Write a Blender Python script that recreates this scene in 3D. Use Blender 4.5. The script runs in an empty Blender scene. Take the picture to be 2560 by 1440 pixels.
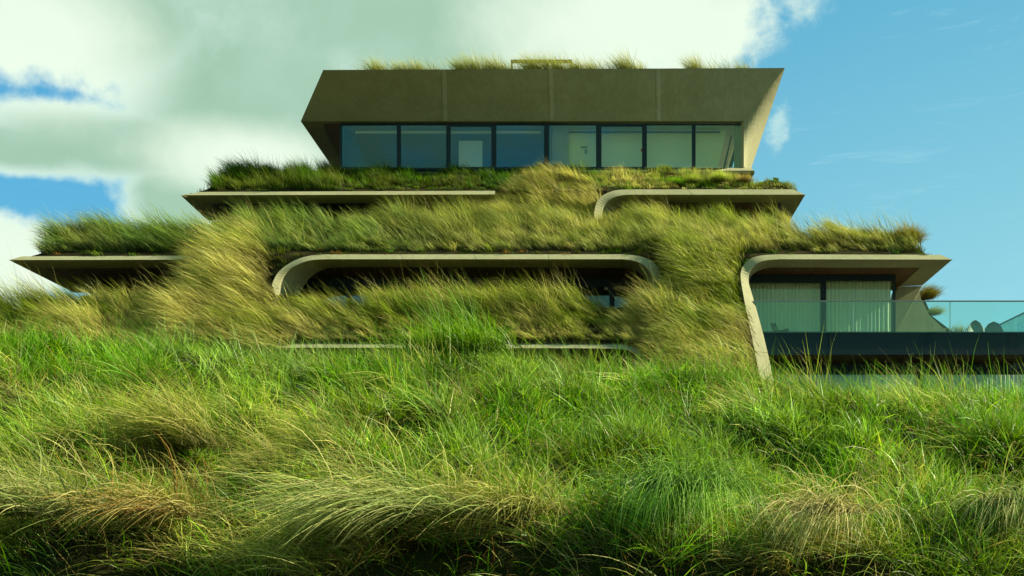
import bpy, math, random
import numpy as np
from mathutils import Vector
random.seed(7); rng = np.random.default_rng(7)
SC = bpy.context.scene
COL = SC.collection
PI = math.pi
# ------------------------------------------------------------------ camera
EYE = 1.6            # eye height above the beach
F = 2844.0           # focal length in pixels of the 2560 px wide photograph (40 mm lens)
HZ = 1400.0          # row of the horizon
cam = bpy.data.objects.new('camera', bpy.data.cameras.new('camera'))
COL.objects.link(cam); SC.camera = cam
cam.location = (0, 0, EYE); cam.rotation_euler = (PI/2, 0, 0)
cam.data.lens = 40; cam.data.sensor_width = 36
cam.data.shift_y = (HZ-720)/2560
cam.data.clip_start = 0.1; cam.data.clip_end = 6000
# ------------------------------------------------------------------ light
SUN_DIR = Vector((0.85, -0.05, 0.50)).normalized()     # towards the sun
sun = bpy.data.objects.new('sun', bpy.data.lights.new('sun', 'SUN'))
COL.objects.link(sun)
sun.data.energy = 5.0; sun.data.angle = math.radians(0.6); sun.data.color = (1.0, 0.90, 0.66)
sun.rotation_euler = (-SUN_DIR).to_track_quat('-Z', 'Y').to_euler()
SC.view_settings.view_transform = 'Standard'; SC.view_settings.look = 'None'
SC.view_settings.gamma = 1.0; SC.view_settings.use_curve_mapping = False
SC.view_settings.exposure = 0.95
try:
    SC.cycles.max_bounces = 6; SC.cycles.diffuse_bounces = 2; SC.cycles.transparent_max_bounces = 12
    SC.cycles.use_denoising = True
except Exception: pass

class NT:
    """small helper for writing node trees"""
    def __init__(s, tree): s.t = tree; s.n = tree.nodes; s.l = tree.links
    def new(s, typ, **kw):
        n = s.n.new(typ)
        for k, v in kw.items(): setattr(n, k, v)
        return n
    def put(s, sock, v):
        if v is None: return
        if isinstance(v, bpy.types.NodeSocket): s.l.new(v, sock)
        else: sock.default_value = v
    def math(s, op, a, b=None, c=None, clamp=False):
        n = s.new('ShaderNodeMath', operation=op, use_clamp=clamp)
        s.put(n.inputs[0], a); s.put(n.inputs[1], b); s.put(n.inputs[2], c)
        return n.outputs[0]
    def mix(s, fac, a, b, blend='MIX'):
        n = s.new('ShaderNodeMix', data_type='RGBA', blend_type=blend)
        s.put(n.inputs[0], fac)
        s.put(n.inputs[6], a if not isinstance(a, tuple) else (*a[:3], 1))
        s.put(n.inputs[7], b if not isinstance(b, tuple) else (*b[:3], 1))
        return n.outputs[2]
    def ss(s, v, lo, hi, to0=0.0, to1=1.0):
        n = s.new('ShaderNodeMapRange', interpolation_type='SMOOTHSTEP')
        s.put(n.inputs[0], v); s.put(n.inputs[1], lo); s.put(n.inputs[2], hi); s.put(n.inputs[3], to0); s.put(n.inputs[4], to1)
        return n.outputs[0]
    def noise(s, vec, scale, detail=4, rough=0.55, dist=0.0):
        n = s.new('ShaderNodeTexNoise'); s.put(n.inputs['Vector'], vec)
        n.inputs['Scale'].default_value = scale; n.inputs['Detail'].default_value = detail
        n.inputs['Roughness'].default_value = rough; n.inputs['Distortion'].default_value = dist
        return n.outputs[0]

# ------------------------------------------------------------------ sky
world = bpy.data.worlds.new('World'); SC.world = world; world.use_nodes = True
w = NT(world.node_tree); w.n.clear()
tc = w.new('ShaderNodeTexCoord'); D = tc.outputs['Generated']
sky = w.new('ShaderNodeTexSky', sky_type='NISHITA'); sky.sun_disc = False
sky.sun_elevation = math.asin(SUN_DIR.z); sky.sun_rotation = math.atan2(SUN_DIR.x, SUN_DIR.y)
sky.air_density = 1.2; sky.dust_density = 0.6; sky.ozone_density = 2.0
sep = w.new('ShaderNodeSeparateXYZ'); w.put(sep.inputs[0], D)
dz = sep.outputs[2]
def sdir(px, py):
    return Vector(((px-1280)/F, 1, (HZ-py)/F)).normalized()
def blob(px, py, rx, ry):
    """1 at the middle of an elliptic patch of sky round a direction, 0 at its edge"""
    c = sdir(px, py)
    sb = w.new('ShaderNodeVectorMath', operation='SUBTRACT'); w.put(sb.inputs[0], D); sb.inputs[1].default_value = c
    ml = w.new('ShaderNodeVectorMath', operation='MULTIPLY'); w.put(ml.inputs[0], sb.outputs[0])
    ml.inputs[1].default_value = (F/rx, 1.0, F/ry)
    ln = w.new('ShaderNodeVectorMath', operation='LENGTH'); w.put(ln.inputs[0], ml.outputs[0])
    return w.math('SUBTRACT', 1.0, ln.outputs[1])
def smax(vals):
    v = vals[0]
    for q in vals[1:]: v = w.math('SMOOTH_MAX', v, q, 0.15)
    return v
big = w.noise(D, 7.0, 9, 0.6, 0.3); fine = w.noise(D, 34.0, 7, 0.6, 0.2); wisp = w.noise(D, 60.0, 6, 0.65)
field = smax([blob(1090, 10, 800, 300), blob(1380, 30, 470, 260), blob(700, 290, 440, 300), blob(180, 20, 420, 165), blob(-60, 640, 230, 110),
              blob(330, 365, 400, 90), blob(0, 362, 260, 62), blob(430, 500, 130, 100), blob(1720, 60, 180, 140)])
nz = w.math('ADD', w.math('MULTIPLY', w.math('SUBTRACT', big, 0.5), 0.85), w.math('MULTIPLY', w.math('SUBTRACT', fine, 0.5), 0.62))
mask1 = w.ss(w.math('ADD', field, nz), -0.06, 0.30)
small = w.math('ADD', blob(1945, 315, 34, 62), w.math('MULTIPLY', w.math('SUBTRACT', w.noise(D, 90, 5), 0.5), 1.8))
mask1 = w.math('MAXIMUM', mask1, w.ss(small, 0.0, 0.9, 0.0, 0.55))
# the rest of the sky: unseen clouds, spread and darkened to tone the fill light
fwd = w.new('ShaderNodeVectorMath', operation='DOT_PRODUCT'); w.put(fwd.inputs[0], D); fwd.inputs[1].default_value = sdir(1280, 700)
away = w.ss(fwd.outputs[1], 0.86, 0.72)
rest = w.ss(w.math('ADD', w.noise(D, 2.4, 8, 0.6, 0.3), w.math('MULTIPLY', fine, 0.1)), 0.48, 0.62)
mask = w.math('MAXIMUM', mask1, w.math('MULTIPLY', away, rest))
# thin wisps on the right
st = w.new('ShaderNodeMapping'); w.put(st.inputs[0], D); st.inputs['Scale'].default_value = (3, 3, 22); st.inputs['Rotation'].default_value = (0, 0.12, 0)
wsp = w.ss(w.noise(st.outputs[0], 5, 7, 0.65, 0.5), 0.55, 0.85, 0.0, 0.22)
# blue of the sky: the sky texture, greened and brightened by thin haze towards the horizon
tint = w.mix(1.0, sky.outputs[0], (0.62, 1.0, 0.98), 'MULTIPLY')
hz = w.ss(dz, 0.08, 0.55)
blue = w.mix(hz, (2.9, 6.2, 6.8), (0.9, 3.8, 5.6))
side = w.ss(sep.outputs[0], -0.35, 0.45)
blue = w.mix(side, w.mix(1.0, blue, (0.45, 0.75, 1.0), 'MULTIPLY'), blue)
blue = w.mix(0.85, tint, blue)
blue = w.mix(wsp, blue, (5.5, 8.0, 8.0))
# cloud colour: grey-green body, white where thin or near the sun side
thick = w.ss(w.math('ADD', field, w.math('MULTIPLY', nz, 0.6)), 0.05, 0.6)
lightb = smax([blob(1620, 70, 480, 250), blob(60, 90, 330, 190), blob(1800, 90, 280, 150), blob(-30, 660, 300, 200), blob(620, 400, 300, 100)])
lite = w.ss(w.math('ADD', lightb, w.math('MULTIPLY', nz, 0.5)), -0.1, 0.75)
cbody = w.mix(w.ss(w.noise(D, 9, 6, 0.5), 0.35, 0.68), (3.0, 4.8, 3.6), (3.6, 5.4, 4.3))
cedge = (5.8, 7.6, 6.8)
ccol = w.mix(thick, cedge, cbody)
ccol = w.mix(w.math('MULTIPLY', lite, 0.9), ccol, (7.3, 8.4, 7.0))
ccol = w.mix(away, ccol, (2.2, 3.4, 2.2))  # out-of-view clouds made duller to cut the fill light
final = w.mix(mask, blue, ccol)
# below the horizon the world is the dull tone of land and sea
final = w.mix(w.ss(dz, -0.02, 0.0), (0.7, 0.9, 0.6), final)
bg = w.new('ShaderNodeBackground'); w.put(bg.inputs[0], final); bg.inputs[1].default_value = 0.0635
ow = w.new('ShaderNodeOutputWorld'); w.l.new(bg.outputs[0], ow.inputs[0])

# ------------------------------------------------------------------ materials
def mat(name):
    m = bpy.data.materials.new(name); m.use_nodes = True
    n = NT(m.node_tree); n.n.clear()
    out = n.new('ShaderNodeOutputMaterial')
    return m, n, out
def principled(n, col, rough=0.7, spec=0.4, metal=0.0, normal=None):
    p = n.new('ShaderNodeBsdfPrincipled')
    n.put(p.inputs['Base Color'], (*col, 1) if isinstance(col, tuple) else col)
    n.put(p.inputs['Roughness'], rough); p.inputs['Specular IOR Level'].default_value = spec
    p.inputs['Metallic'].default_value = metal
    if normal is not None: n.put(p.inputs['Normal'], normal)
    return p
def bump(n, h, strength=0.3, dist=0.02):
    b = n.new('ShaderNodeBump'); b.inputs['Strength'].default_value = strength; b.inputs['Distance'].default_value = dist
    n.put(b.inputs['Height'], h); return b.outputs[0]
def simple(name, col, rough=0.6, spec=0.4, metal=0.0, var=0.15, scale=3.0, bumpy=0.0):
    m, n, out = mat(name)
    tcn = n.new('ShaderNodeTexCoord')
    f = n.noise(tcn.outputs['Object'], scale, 6, 0.6)
    c = n.mix(f, tuple(x*(1-var) for x in col), tuple(x*(1+var) for x in col))
    p = principled(n, c, rough, spec, metal, bump(n, n.noise(tcn.outputs['Object'], scale*12, 4), bumpy, 0.01) if bumpy else None)
    n.l.new(p.outputs[0], out.inputs[0]); return m
def concrete(name, col):
    m, n, out = mat(name)
    tcn = n.new('ShaderNodeTexCoord'); o = tcn.outputs['Object']
    mp = n.new('ShaderNodeMapping'); n.put(mp.inputs[0], o); mp.inputs['Scale'].default_value = (5, 5, 0.45)
    streak = n.noise(mp.outputs[0], 1.4, 7, 0.65)
    cloud = n.noise(o, 0.8, 6, 0.6); grain = n.noise(o, 45, 4, 0.6)
    c = n.mix(n.ss(streak, 0.35, 0.7), tuple(x*0.90 for x in col), tuple(x*1.06 for x in col))
    c = n.mix(n.ss(cloud, 0.42, 0.66), c, n.mix(1.0, c, (0.88, 0.89, 0.84), 'MULTIPLY'))
    c = n.mix(n.math('MULTIPLY', grain, 0.22), c, tuple(x*0.6 for x in col))
    p = principled(n, c, 0.82, 0.25, 0, bump(n, grain, 0.25, 0.01))
    n.l.new(p.outputs[0], out.inputs[0]); return m
def glass(name, refl=0.12, tint=(0.75, 0.95, 0.92)):
    m, n, out = mat(name)
    tr = n.new('ShaderNodeBsdfTransparent'); tr.inputs[0].default_value = (*tint, 1)
    gl = n.new('ShaderNodeBsdfGlossy'); gl.inputs[0].default_value = (0.5, 0.85, 0.85, 1); gl.inputs[1].default_value = 0.015
    fr = n.new('ShaderNodeLayerWeight'); fr.inputs[0].default_value = 0.35
    fac = n.math('ADD', refl, n.math('MULTIPLY', fr.outputs[0], 0.45), clamp=True)
    tcn = n.new('ShaderNodeTexCoord')
    n.put(gl.inputs['Normal'], bump(n, n.noise(tcn.outputs['Object'], 1.3, 1), 0.04, 0.03))
    mx = n.new('ShaderNodeMixShader'); n.put(mx.inputs[0], fac); n.l.new(tr.outputs[0], mx.inputs[1]); n.l.new(gl.outputs[0], mx.inputs[2])
    n.l.new(mx.outputs[0], out.inputs[0]); return m
def blade_mat(name, rough=0.5, transl=0.30, spec=0.15):
    m, n, out = mat(name)
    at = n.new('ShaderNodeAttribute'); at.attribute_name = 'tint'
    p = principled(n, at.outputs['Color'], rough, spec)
    tl = n.new('ShaderNodeBsdfTranslucent'); n.put(tl.inputs[0], n.mix(1.0, at.outputs['Color'], (1.25, 1.35, 0.7), 'MULTIPLY'))
    mx = n.new('ShaderNodeMixShader'); mx.inputs[0].default_value = transl
    n.l.new(p.outputs[0], mx.inputs[1]); n.l.new(tl.outputs[0], mx.inputs[2]); n.l.new(mx.outputs[0], out.inputs[0])
    return m
def wood(name, col):
    m, n, out = mat(name)
    tcn = n.new('ShaderNodeTexCoord')
    mp = n.new('ShaderNodeMapping'); n.put(mp.inputs[0], tcn.outputs['Object']); mp.inputs['Scale'].default_value = (9, 1, 9)
    inf = n.new('ShaderNodeObjectInfo')
    g = n.noise(mp.outputs[0], 3, 6, 0.6)
    c = n.mix(g, tuple(x*0.6 for x in col), tuple(x*1.25 for x in col))
    c = n.mix(n.math('MULTIPLY', inf.outputs['Random'], 0.55), c, tuple(x*0.5 for x in col))
    p = principled(n, c, 0.6, 0.3); n.l.new(p.outputs[0], out.inputs[0]); return m
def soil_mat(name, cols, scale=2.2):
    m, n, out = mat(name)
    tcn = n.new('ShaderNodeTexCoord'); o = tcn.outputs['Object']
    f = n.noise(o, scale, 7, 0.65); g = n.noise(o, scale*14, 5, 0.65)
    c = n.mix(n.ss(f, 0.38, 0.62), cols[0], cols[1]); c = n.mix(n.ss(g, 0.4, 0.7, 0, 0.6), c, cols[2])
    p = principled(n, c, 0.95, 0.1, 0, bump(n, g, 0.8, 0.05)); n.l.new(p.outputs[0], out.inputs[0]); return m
M = dict(
    concrete=concrete('concrete', (0.35, 0.353, 0.198)),
    wood=wood('larch', (0.16, 0.085, 0.03)),
    dark=simple('dark_metal', (0.008, 0.026, 0.030), 0.45, 0.25, 0.0),
    parapet=simple('parapet_cladding', (0.005, 0.030, 0.036), 0.5, 0.2, 0.0, 0.08, 0.6),
    steel=simple('rail_steel', (0.22, 0.27, 0.25), 0.35, 0.5, 0.6),
    glass=glass('window_glass', 0.06, (0.97, 1.0, 0.93)),
    railglass=glass('rail_glass', 0.07, (0.84, 0.97, 0.92)),
    wall=simple('plaster_wall', (0.80, 0.85, 0.50), 0.8, 0.2, 0, 0.05, 0.5),
    bluewall=simple('blue_wall', (0.008, 0.075, 0.14), 0.8, 0.2, 0, 0.08, 0.5),
    ceil=simple('white_ceiling', (0.62, 0.68, 0.55), 0.8, 0.2, 0, 0.05, 0.5),
    floor=simple('inner_floor', (0.16, 0.15, 0.11), 0.7, 0.3, 0, 0.1, 1),
    room=simple('room_wall', (0.10, 0.10, 0.07), 0.9, 0.1, 0, 0.1, 1),
    curtain=simple('curtain_cloth', (0.80, 0.86, 0.66), 0.9, 0.1, 0, 0.05, 1),
    chair=simple('moulded_shell', (0.15, 0.20, 0.16), 0.5, 0.4, 0, 0.05, 1),
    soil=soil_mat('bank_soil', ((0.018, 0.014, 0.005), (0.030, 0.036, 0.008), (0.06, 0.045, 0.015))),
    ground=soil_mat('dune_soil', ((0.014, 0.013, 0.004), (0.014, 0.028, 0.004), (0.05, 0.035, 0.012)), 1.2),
    sand=soil_mat('beach_sand', ((0.30, 0.26, 0.17), (0.34, 0.30, 0.20), (0.24, 0.21, 0.14)), 0.5),
    grass=blade_mat('marram_blades'),
    lush=blade_mat('green_blades', 0.42, 0.30, 0.28),
)

# ------------------------------------------------------------------ object helpers
def tag(o, label=None, cat=None, group=None, kind=None):
    if label: o['label'] = label
    if cat: o['category'] = cat
    if group: o['group'] = group
    if kind: o['kind'] = kind
    return o
def mesh(name, verts, faces, m, parent=None, smooth=False):
    me = bpy.data.meshes.new(name)
    me.from_pydata([tuple(v) for v in verts], [], faces); me.update()
    if m: me.materials.append(m)
    if smooth: me.polygons.foreach_set('use_smooth', [True]*len(me.polygons))
    o = bpy.data.objects.new(name, me); COL.objects.link(o)
    if parent: o.parent = parent
    return o
def empty(name, loc=(0, 0, 0)):
    o = bpy.data.objects.new(name, None); COL.objects.link(o); o.location = loc; o.empty_display_size = 0.2
    return o
def P(px, py, d):      # a surveyed point: row and column of the photograph and its distance -> metres
    return Vector(((px-1280)*d/F, d, EYE+(HZ-py)*d/F))
def PZ(px, py, z):     # the same for a point of known height z above the eye
    return P(px, py, z*F/(HZ-py))
def box_vf(a, b):
    x0, y0, z0 = a; x1, y1, z1 = b
    v = [(x0,y0,z0),(x1,y0,z0),(x1,y1,z0),(x0,y1,z0),(x0,y0,z1),(x1,y0,z1),(x1,y1,z1),(x0,y1,z1)]
    f = [(0,3,2,1),(4,5,6,7),(0,1,5,4),(1,2,6,5),(2,3,7,6),(3,0,4,7)]
    return v, f
def boxes(name, lst, m, parent=None):
    V, Fc = [], []
    for a, b in lst:
        v, f = box_vf(a, b); k = len(V); V += v; Fc += [tuple(i+k for i in q) for q in f]
    return mesh(name, V, Fc, m, parent)
def hull_quad(name, quad, off, m, parent=None):
    """solid plate: four corner points and their copies moved by off"""
    off = Vector(off); v = [Vector(q) for q in quad]; v += [q+off for q in v]
    n = len(quad); f = [tuple(range(n)), tuple(range(2*n-1, n-1, -1))] + [(i, n+i, n+(i+1) % n, (i+1) % n) for i in range(n)]
    o = mesh(name, v, f, m, parent); fixn(o); return o
def fixn(o):
    import bmesh
    b = bmesh.new(); b.from_mesh(o.data); bmesh.ops.recalc_face_normals(b, faces=b.faces); b.to_mesh(o.data); b.free()
def chaikin(pts, it=2):
    pts = [Vector(p) for p in pts]
    for _ in range(it):
        q = [pts[0]]
        for a, b in zip(pts, pts[1:]): q += [a*0.75+b*0.25, a*0.25+b*0.75]
        q.append(pts[-1]); pts = q
    return pts
def ribbon(name, O, L, I, cuts, parent, it=2, back=0.0):
    """concrete rim of an opening: outer edge O, lip L, inner edge I (point lists of one length), cut into panels at the given indices
    with open joints. Each panel is a closed solid."""
    O, L, I = chaikin(O, it), chaikin(L, it), chaikin(I, it)
    J = [Vector((o.x, i.y+back, o.z)) for o, i in zip(O, I)]
    n = len(O); cuts = sorted(set([0]+cuts+[n-1]))
    out = []
    for a, b in zip(cuts, cuts[1:]):
        V, Fc = [], []
        for k in range(a, b+1):
            sec = [O[k], L[k], I[k], J[k]]
            if k == a and a > 0:
                sec = [p + (Vector(q[k+1])-p).normalized()*0.006 for p, q in zip(sec, (O, L, I, J))]
            if k == b and b < n-1:
                sec = [p + (Vector(q[k-1])-p).normalized()*0.006 for p, q in zip(sec, (O, L, I, J))]
            V += sec
        m_ = b-a
        for k in range(m_):
            for e in range(4):
                Fc.append((k*4+e, k*4+(e+1) % 4, (k+1)*4+(e+1) % 4, (k+1)*4+e))
        Fc += [(0, 3, 2, 1), (m_*4, m_*4+1, m_*4+2, m_*4+3)]
        o = mesh(name, V, Fc, M['concrete'], parent); fixn(o); out.append(o)
    return out
def lerp_pts(a, b, n): return [Vector(a)*(1-t)+Vector(b)*t for t in np.linspace(0, 1, n)]
def window(parent, x0, x1, z0, z1, y, fr=0.06, top=None, depth=0.09, gl='glass'):
    """fixed or sliding pane in a dark frame, in the plane y"""
    top = fr if top is None else top
    d = depth/2
    f = boxes('window', [((x0, y-d, z0), (x0+fr, y+d, z1)), ((x1-fr, y-d, z0), (x1, y+d, z1)),
                         ((x0+fr, y-d*0.96, z1-top), (x1-fr, y+d*0.96, z1)), ((x0+fr, y-d*0.96, z0), (x1-fr, y+d*0.96, z0+fr))], M['dark'], parent)
    boxes('pane', [((x0+fr*0.8, y-0.008, z0+fr*0.8), (x1-fr*0.8, y+0.008, z1-top*0.9))], M[gl], f)
    return f
def rows(pts):        # polyline x -> y in pixels
    xs = [p[0] for p in pts]; ys = [p[1] for p in pts]
    return lambda x: np.interp(x, xs, ys)

# ------------------------------------------------------------------ noise for fields
def vnoise(x, y, seed=0):
    x = np.asarray(x, float); y = np.asarray(y, float)
    xi = np.floor(x).astype(np.int64); yi = np.floor(y).astype(np.int64); xf = x-xi; yf = y-yi
    u = xf*xf*(3-2*xf); v = yf*yf*(3-2*yf)
    def h(a, b):
        n = (a*374761393+b*668265263+seed*974634777) & 0xffffffff
        n = ((n ^ (n >> 13))*1274126177) & 0xffffffff
        return ((n ^ (n >> 16)) & 0xffff)/65535.0
    return (h(xi, yi)*(1-u)+h(xi+1, yi)*u)*(1-v)+(h(xi, yi+1)*(1-u)+h(xi+1, yi+1)*u)*v
def fbm(x, y, seed=0, o=3):
    s = 0; a = 0.5; t = 0
    for k in range(o): s = s+a*vnoise(np.asarray(x)*2**k, np.asarray(y)*2**k, seed+k*17); t += a; a *= 0.5
    return s/t

# ------------------------------------------------------------------ ground
crest_row = rows([(-2500, 870), (-600, 868), (0, 868), (300, 882), (600, 914), (900, 938), (1040, 928), (1140, 906), (1250, 922), (1400, 940),
                  (1700, 952), (1900, 967), (2100, 1009), (2560, 1018), (5000, 1024)])
YC = 14.5
def dune(X, Y):
    X = np.asarray(X, float); Y = np.asarray(Y, float)
    px = 1280+X*F/YC
    zc = (HZ-crest_row(px))*YC/F
    lip = 8.35+(fbm(X*0.8+1, X*0+2, 15)-.5)*.4-.15     # a low scarp at the foot of the slope
    s = np.clip((Y-lip)/(YC-lip), 0, 1)
    z = np.where(Y > lip, -0.12+(zc+0.12)*s**0.95, -0.12-(EYE-0.12)*np.clip((lip-Y)/.75, 0, 1)**.7)
    b = (fbm(X*0.55+9, Y*0.6+3, 5, 3)-0.5)*1.05 + (fbm(X*1.5, Y*1.4, 11, 2)-0.5)*0.75
    z = z + b*np.clip((Y-7.4)/1.5, 0, 1)*np.clip((YC+0.8-Y)/3.5, 0.12, 1)
    back = np.clip((Y-YC)/(36-YC), 0, 1)
    z2 = zc*(1-back)+4.9*back - 0.5*np.sin(back*PI)
    z = np.where(Y > YC, z2+(b*0.12), z)
    far = np.clip((Y-60)/60, 0, 1); z = z*(1-far)+(-EYE)*far
    sidef = np.clip((np.abs(X)-45)/50, 0, 1); z = z*(1-sidef)+(-EYE)*sidef
    return z+EYE
def grid_mesh(name, xs, ys, fz, m):
    X, Y = np.meshgrid(xs, ys); Z = fz(X, Y)
    V = np.stack([X, Y, Z], -1).reshape(-1, 3)
    nx, ny = len(xs), len(ys)
    i = np.arange(nx-1)[None, :]+np.arange(ny-1)[:, None]*nx
    Q = np.stack([i, i+1, i+1+nx, i+nx], -1).reshape(-1, 4)
    me = bpy.data.meshes.new(name)
    me.vertices.add(len(V)); me.vertices.foreach_set('co', V.ravel())
    me.loops.add(Q.size); me.loops.foreach_set('vertex_index', Q.ravel())
    me.polygons.add(len(Q)); me.polygons.foreach_set('loop_start', np.arange(len(Q))*4)
    me.polygons.foreach_set('use_smooth', np.ones(len(Q), bool))
    me.update(calc_edges=True); me.materials.append(m)
    o = bpy.data.objects.new(name, me); COL.objects.link(o); return o
xs = np.concatenate([np.linspace(-95, -14, 40)[:-1], np.linspace(-14, 14, 200), np.linspace(14, 95, 40)[1:]])
ys = np.concatenate([np.linspace(-20, 4, 12)[:-1], np.linspace(4, 19, 240), np.linspace(19, 60, 40)[1:], np.linspace(60, 125, 14)[1:]])
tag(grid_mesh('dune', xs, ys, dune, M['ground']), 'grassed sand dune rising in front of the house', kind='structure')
g = boxes('ground', [((-3000, -3000, -0.6), (3000, 3000, -0.02))], M['sand']); tag(g, 'flat sandy ground around the dune', kind='structure')

# ------------------------------------------------------------------ the house
house = empty('dune_house', (0, 40, EYE+5))
tag(house, 'terraced concrete house with grass-covered storeys set into the dune', 'house')
house.location = (0, 0, 0)
ZA = (HZ-648)*39.8/F      # height of the lower eaves above the eye
ZB = (HZ-487)*42.0/F
def lp(px, py, z=None, d=None): return P(px, py, d) if d else PZ(px, py, z)

# --- lower storey, middle opening
O = [P(p[0], p[1], d) for p, d in zip([(676, 730), (683, 700), (700, 674), (735, 651), (770, 639), (815, 636)], [39.6, 39.65, 39.8, 39.95, 40.05, 40.05])]
L = [P(*p, 39.8) for p in [(694, 738), (700, 702), (718, 676), (750, 658), (780, 649), (825, 648)]]
I = [P(*p, 41.0) for p in [(748, 738), (764, 706), (785, 685), (808, 674), (826, 669), (850, 668)]]
for q in I: q.y = 41.0
ribbon('concrete_rim', O, L, I, [], house)
def straight(o0, o1, l0, l1, i0, i1, n, dO, dL, z):
    Oa, La, Ia = lerp_pts(P(*o0, dO), P(*o1, dO), n+1), lerp_pts(P(*l0, dL), P(*l1, dL), n+1), lerp_pts(PZ(*i0, z), PZ(*i1, z), n+1)
    for k in range(n):
        e = 0.006
        def seg(A):
            d = (A[k+1]-A[k]).normalized()*e; return [A[k]+d, A[k+1]-d]
        ribbon('eave_panel', seg(Oa), seg(La), seg(Ia), [], house, it=0)
straight((815, 636), (1555, 636), (825, 648), (1555, 648), (850, 668), (1555, 669), 4, 40.05, 39.8, ZA)
O = [P(*p, 40.05) for p in [(1555, 636), (1600, 639), (1632, 652), (1650, 675), (1655, 700), (1655, 730)]]
L = [P(*p, 39.8) for p in [(1555, 648), (1590, 652), (1612, 664), (1630, 684), (1640, 705), (1642, 735)]]
I = [P(*p, 41.0) for p in [(1555, 669), (1580, 672), (1600, 682), (1616, 698), (1625, 715), (1628, 738)]]
ribbon('concrete_rim', O, L, I, [], house)
# --- lower storey, left eave and its returning side
straight((55, 641), (520, 639), (23, 650), (520, 649), (112, 671), (520, 670), 3, 40.05, 39.8, ZA)
def side_return(o0, o1, l0, l1, i0, i1, z, dO):
    ribbon('eave_return', [P(*o0, dO), P(*o0, dO)+(PZ(*l1, z)-PZ(*l0, z))], [PZ(*l0, z), PZ(*l1, z)], [PZ(*i0, z), PZ(*i1, z)], [], house, it=0)
def return_slab(l0, l1, i0, i1, z, th=0.17, inset=0.32, sgn=1):
    """flat concrete soffit running back along the side, bevelled up and inwards at its outer edge"""
    a, b, c, d = PZ(*l0, z), PZ(*l1, z), PZ(*i1, z), PZ(*i0, z)
    up = Vector((inset*sgn, 0, th))
    V = [a, b, c, d, a+up+Vector((0, 0.25, 0)), b+up, c+Vector((0, 0, th)), d+Vector((0, 0, th))]
    Fc = [(0, 1, 2, 3), (4, 7, 6, 5), (0, 4, 5, 1), (1, 5, 6, 2), (2, 6, 7, 3), (3, 7, 4, 0)]
    o = mesh('eave_return', V, Fc, M['concrete'], house); fixn(o)
return_slab((22, 650), (185, 732), (110, 671.5), (230, 732), ZA)
# --- lower storey, right opening: pillar, rim, eave, return
O = [P(*p, d) for *p, d in [(1900, 960, 38.25), (1890, 890, 38.55), (1872, 810, 38.85), (1857, 730, 39.25), (1850, 690, 39.55), (1856, 664, 40.05), (1874, 646, 40.05), (1902, 638, 40.05), (1945, 636, 40.05)]]
L = [P(*p, d) for *p, d in [(1936, 965, 38.5), (1922, 892, 38.8), (1902, 812, 39.1), (1880, 735, 39.5), (1869, 700, 39.7), (1875, 674, 39.8), (1893, 657, 39.8), (1915, 650, 39.8), (1950, 648, 39.8)]]
I = [Vector((p.x+0.12, 41.0, p.z-0.02)) for p in L]
for k, (px, py) in {8: (1935, 669), 7: (1912, 671), 6: (1890, 679), 5: (1877, 690), 4: (1872, 705)}.items(): I[k] = P(px, py, 41.0)
ribbon('concrete_pillar', O, L, I, [6], house)
straight((1945, 636), (2352, 637), (1950, 648), (2380, 649), (1935, 669), (2300, 669.5), 2, 40.05, 39.8, ZA)
return_slab((2381, 649), (2305, 714), (2300, 669.8), (2250, 716), ZA, sgn=-1)
# end pillar that flares down into the ground
yE = ZA*F/(HZ-714)
pl = [P(*p, yE+d) for *p, d in [(2252, 716, 0), (2240, 727, 0), (2236, 745, 0), (2236, 840, 0), (2236, 960, 0)]]
pr = [P(*p, yE+d) for *p, d in [(2305, 715, 0), (2299, 727, 0.05), (2302, 746, 0.05), (2322, 786, 0.05), (2372, 835, 0.05), (2450, 880, 0.05)]]
poly = pl + pr[::-1]
hull_quad('concrete_pillar', poly, (0, 0.5, 0), M['concrete'], house)
# --- upper storey, left eave
straight((500, 480), (1238, 477), (455, 488), (1238, 486), (527, 509), (1238, 508), 3, 42.25, 42.0, ZB)
return_slab((452, 488.5), (520, 552), (526, 509.5), (560, 552), ZB)
# --- upper storey, right opening
O = [P(p[0], p[1], d) for p, d in zip([(1485, 560), (1486, 520), (1497, 494), (1524, 479), (1550, 474), (1585, 473.5)], [41.8, 41.85, 42.0, 42.15, 42.25, 42.25])]
L = [P(*p, 42.0) for p in [(1502, 565), (1503, 528), (1514, 505), (1536, 492), (1560, 487), (1590, 486.5)]]
I = [P(*p, 43.0) for p in [(1528, 565), (1531, 534), (1541, 519), (1556, 510), (1572, 507), (1600, 506.5)]]
ribbon('concrete_rim', O, L, I, [], house)
straight((1585, 473.5), (1984, 473.5), (1590, 486.5), (2012, 486.5), (1600, 506.5), (1958, 506.5), 3, 42.25, 42.0, ZB)
return_slab((2013, 487), (1972, 556), (1958, 507), (1925, 556), ZB, sgn=-1)
# --- ground storey rim under the lower bank
O = [P(*p, 38.45) for p in [(560, 868), (640, 857), (760, 856), (1300, 857), (1560, 858), (1600, 864), (1640, 885), (1668, 930), (1672, 960)]]
L = [P(*p, 38.2) for p in [(555, 880), (640, 870), (760, 869), (1300, 870), (1545, 871), (1580, 877), (1616, 898), (1640, 935), (1645, 962)]]
I = [P(*p, 39.4) for p in [(580, 900), (655, 890), (765, 889), (1300, 890), (1530, 891), (1560, 897), (1590, 915), (1612, 945), (1615, 962)]]
ribbon('concrete_rim', O, L, I, [8, 14], house)

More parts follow.
